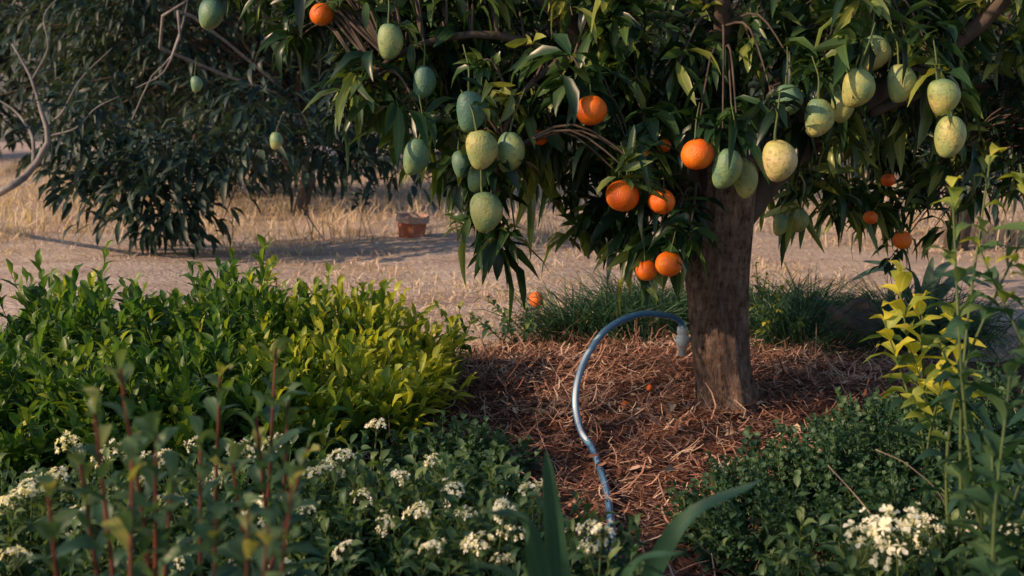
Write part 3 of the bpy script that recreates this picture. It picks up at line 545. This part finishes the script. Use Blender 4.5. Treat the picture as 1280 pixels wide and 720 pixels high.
def flower_plant(hs,label,big=1.0,sx=.16,nsh=150):
    pts=[]
    for (x,y) in hs:
        d=2.85-(y-540)/160*.65+R.normal(0,.06); pts.append(at(x,y,d))
    pts=np.array(pts); base=pts.mean(0); base[2]=0; base[1]+=.05
    E=link('flowering_plant',None,base,label=label,cat='flower',group='white-flowered garden plants')
    mb=MB()
    for p in pts:
        b0=base+[(p[0]-base[0])*.5,(p[1]-base[1])*.5,0]; c=spline([b0,(b0+p)/2+R.normal(0,.015,3),p],8); tube(mb,c,np.linspace(.003,.0018,len(c)),5,.5,1,cap=False)
    n=nsh; Pb=base+R.normal(0,1,(n,3))*[sx,.15,0]; tz=np.clip(pts[:,2].mean()-R.uniform(-.02,.2,n),.05,1)
    Pb[:,2]=tz*R.uniform(.0,.55,n); D=nz(R.normal(0,.35,(n,3))+[0,0,1]); 
    shoots(mb,Pb,D,(tz-Pb[:,2])*1.0,9,.064,.018,np.clip(R.normal(.5,.18,n),0,1),.9,0,1,.0018,.3,.25)
    link('foliage',mb.mesh('foliage',[M_flowfol,M_stemg],base),parent=E)
    for p in pts:
        o=link('flower_head',FH[R.integers(3)],p-base,parent=E); s=R.uniform(.017,.032)*big; o.scale=(s,s,s*R.uniform(.9,1.4)); o.rotation_euler=(R.normal(.15,.35),R.normal(0,.35),R.uniform(0,6))
hs=sorted(heads)
for i in range(0,len(hs),4): flower_plant(hs[i:i+4],'leafy green plant with clusters of small white flowers',sx=.16 if hs[min(i+3,len(hs)-1)][0]<600 else .07)
flower_plant([(742,672),(735,690),(752,668)],'leafy green plant with clusters of small white flowers',.95,.03,30)
flower_plant(heads2[:6],'leafy plant topped by large white flower clusters',1.45); flower_plant(heads2[6:],'leafy green plant with clusters of small white flowers')

def zb(x,y,d): p=at(x,y,d); p[2]=0; return p
ow=np.array([0,.6,1,.85,0])
sprigs('red_stemmed_plant',zb(150,720,1.4),[at(150,460,1.45),at(118,515,1.4),at(195,545,1.45),at(60,620,1.3),at(165,560,1.35),at(215,600,1.5),at(100,580,1.5)],30,.085,.022,[M_fore,M_stemr],'tall plant with red stems and narrow leaves','plant',.47,start=.2,r=.0055,ws=ow,tipt=.55,spread=.9)
sprigs('red_stemmed_plant',zb(320,720,1.7),[at(345,435,1.8),at(275,470,1.8),at(320,520,1.7),at(250,550,1.65),at(385,560,1.7),at(290,580,1.6),at(360,500,1.85)],30,.092,.024,[M_fore,M_stemr],'tall plant with red stems and narrow leaves','plant',.45,start=.2,r=.0055,ws=ow,tipt=.55,spread=.9)
sprigs('red_stemmed_plant',zb(340,720,1.3),[at(365,605,1.25),at(310,635,1.25),at(270,650,1.3),at(335,660,1.2)],28,.07,.022,[M_fore,M_stemr],'short plant with reddish stems and olive leaves','plant',.5,start=.2,r=.004,ws=ow,tipt=.5)
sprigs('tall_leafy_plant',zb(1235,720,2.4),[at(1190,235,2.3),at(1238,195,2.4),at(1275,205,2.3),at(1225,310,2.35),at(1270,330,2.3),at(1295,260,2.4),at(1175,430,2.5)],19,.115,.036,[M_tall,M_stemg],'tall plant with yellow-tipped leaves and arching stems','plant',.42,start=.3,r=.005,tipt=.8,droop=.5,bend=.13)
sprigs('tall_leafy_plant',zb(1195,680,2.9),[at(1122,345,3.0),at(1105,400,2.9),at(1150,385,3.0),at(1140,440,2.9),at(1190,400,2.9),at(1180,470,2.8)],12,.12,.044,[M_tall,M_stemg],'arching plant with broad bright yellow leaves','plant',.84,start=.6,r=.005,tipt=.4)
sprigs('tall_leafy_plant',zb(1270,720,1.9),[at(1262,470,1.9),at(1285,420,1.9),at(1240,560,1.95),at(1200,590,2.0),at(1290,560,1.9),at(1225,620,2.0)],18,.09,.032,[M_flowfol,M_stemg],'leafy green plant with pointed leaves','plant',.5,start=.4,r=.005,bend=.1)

def ribbon(mb,pts,w,fold=.25,tint=.5,mat=0,ref=None):
    pts=np.asarray(pts); m=len(pts); T=nz(np.gradient(pts,axis=0)); S=nz(np.cross(T,UP if ref is None else ref)); N=np.cross(S,T)
    w=np.asarray(w)[:,None]; V=np.stack([pts-S*w+N*w*fold,pts,pts+S*w+N*w*fold],1).reshape(-1,3)
    q=[]; 
    for i in range(m-1): 
        for j in(0,1): q.append([3*i+j,3*i+j+1,3*i+j+4,3*i+j+3])
    mb.add(V,q,None,tint,np.tile([1,.0,1],m),mat)
def rosette(name,base,tipsm,w,mats,label,cat):
    base=np.array(base,float); mb=MB()
    for tp,ww,up in tipsm:
        tp=np.array(tp); m=(base+tp)/2+[0,0,up]; p=spline([base,m,tp],18); t=np.linspace(0,1,len(p))
        ribbon(mb,p,ww*np.minimum(1,.55+t*1.2)*np.sqrt(np.clip(1-t**2.0,0,1))+.0005,.5,np.clip(R.normal(.5,.15),0,1),ref=nz(np.array([tp[0]-base[0]+1e-3,-.4+tp[1]-base[1],.9])))
    return link(name,mb.mesh(name,mats,base),base,label=label,cat=cat)
rosette('strap_leaved_plant',(.10,1.75,0),[(at(682,562,1.75),.023,.06),(at(952,600,1.65),.017,.16),(at(610,640,1.6),.018,.19),(at(585,700,1.55),.014,.14),(at(855,690,1.6),.014,.16)],.03,[M_strap],'plant with long broad pointed strap leaves','plant')
AG=[(-.42,-.1,.22,.15),(-.3,.1,.30,.1),(-.15,-.15,.30,.08),(.05,0,.34,.02),(.2,.1,.30,.08),(.4,0,.22,.12),(.3,-.2,.2,.12),(.1,-.3,.2,.1)]
for g in (gnd(1150,398),):
    rosette('agave',g,[(g+[dx,dy,dz],.03,up) for dx,dy,dz,up in AG],.03,[M_agave],'grey-green agave with thick arching leaves','agave')
mb=MB(); b0=zb(1215,720,2.5)
for c in [[b0,at(1185,640,2.5),at(1140,585,2.5),at(1095,562,2.5)],[b0+[.02,0,0],at(1120,680,2.4),at(1070,620,2.45),at(1035,582,2.5)]]:
    tube(mb,spline(c,20),.0013,5)
link('dry_stalks',mb.mesh('dry_stalks',[M_straw],b0),b0,label='thin pale arching dry stalks over the ground cover',cat='plant')

V,q,t=sph(20,14); g=gnd(1055,428); mb=MB(); f=1+.13*np.sin(V[:,0]*4+1)*np.cos(V[:,1]*5)+.09*np.sin(V[:,2]*7+V[:,0]*5)
W=np.sign(V)*np.abs(V)**.8*f[:,None]*[.14,.12,.14]; mb.add(W,q,t); link('rock',mb.mesh('rock',[M_rock]),g+[0,-.15,.08],label='dark brown rock among the grass tussocks',cat='rock')
g=gnd(514,299); E=link('terracotta_pot',None,g,label='weathered red terracotta pot standing on dry grass',cat='plant pot'); E.rotation_euler=(.05,.07,0)
def lathe(prof,mats,name,par):
    mb=MB(); prof=np.array(prof); a=np.linspace(0,2*np.pi,33)[:-1]; V=np.stack([prof[:,0:1]*np.cos(a),prof[:,0:1]*np.sin(a),np.repeat(prof[:,1:2],32,1)],-1).reshape(-1,3)
    q=[[i*32+j,i*32+(j+1)%32,(i+1)*32+(j+1)%32,(i+1)*32+j] for i in range(len(prof)-1) for j in range(32)]
    mb.add(V,q); link(name,mb.mesh(name,mats,smooth=False),parent=par)
lathe([(0.001,0),(.105,0),(.108,.01),(.128,.15),(.118,.15),(.10,.03),(.001,.03)],[M_terra],'pot_body',E)
lathe([(.128,.152),(.146,.155),(.150,.21),(.142,.215),(.128,.21),(.119,.152),(.128,.152)],[M_band],'rim',E)
for (x,y,az,L) in [(838,538,1.5,.10),(680,535,2.6,.12),(665,530,.4,.09),(905,560,.2,.07),(600,520,1.,.07),(720,545,.6,.07),(1000,560,2.,.07),(830,600,.9,.07),(1020,470,1.3,.06)]:
    g=gnd(x,y,.04); g[2]=float(mz(g[0],g[1]))+.03; mb=MB()
    leaves(mb,g[None],np.array([[math.cos(az),math.sin(az),.45]]),L,L*.3,.5,.3,.5); link('fallen_leaf',mb.mesh('fallen_leaf',[M_dryleaf],g),g,label='dry pale curled leaf lying on the mulch',cat='leaf',group='dead leaves on the mulch')

# ---------- light ----------
w=bpy.data.worlds.new('World'); scene.world=w; w.use_nodes=True; nt=w.node_tree; nt.nodes.clear()
el=math.radians(27); az=math.radians(-112)
sk=nt.nodes.new('ShaderNodeTexSky'); sk.sky_type='NISHITA'; sk.sun_disc=False; sk.sun_elevation=el; sk.sun_rotation=az
bg=nt.nodes.new('ShaderNodeBackground'); bg.inputs['Strength'].default_value=.13; ow_=nt.nodes.new('ShaderNodeOutputWorld')
nt.links.new(sk.outputs[0],bg.inputs[0]); nt.links.new(bg.outputs[0],ow_.inputs[0])
sv=Vector((math.sin(az)*math.cos(el),math.cos(az)*math.cos(el),math.sin(el)))
sl=bpy.data.lights.new('sun','SUN'); sl.energy=5; sl.angle=math.radians(.6); sl.color=(1,.69,.44)
so=bpy.data.objects.new('sun',sl); scene.collection.objects.link(so); so.rotation_euler=(-sv).to_track_quat('-Z','Y').to_euler()
cam=bpy.data.cameras.new('camera'); co=bpy.data.objects.new('camera',cam); scene.collection.objects.link(co)
co.location=(0,0,H); co.rotation_euler=(math.pi/2-P,0,0); cam.sensor_width=36; cam.lens=F*36/1280; cam.clip_end=1000; cam.clip_start=.05
cam.dof.use_dof=True; cam.dof.focus_distance=3.8; cam.dof.aperture_fstop=4.5
scene.camera=co
scene.view_settings.view_transform='Standard'; scene.view_settings.look='None'; scene.view_settings.exposure=0
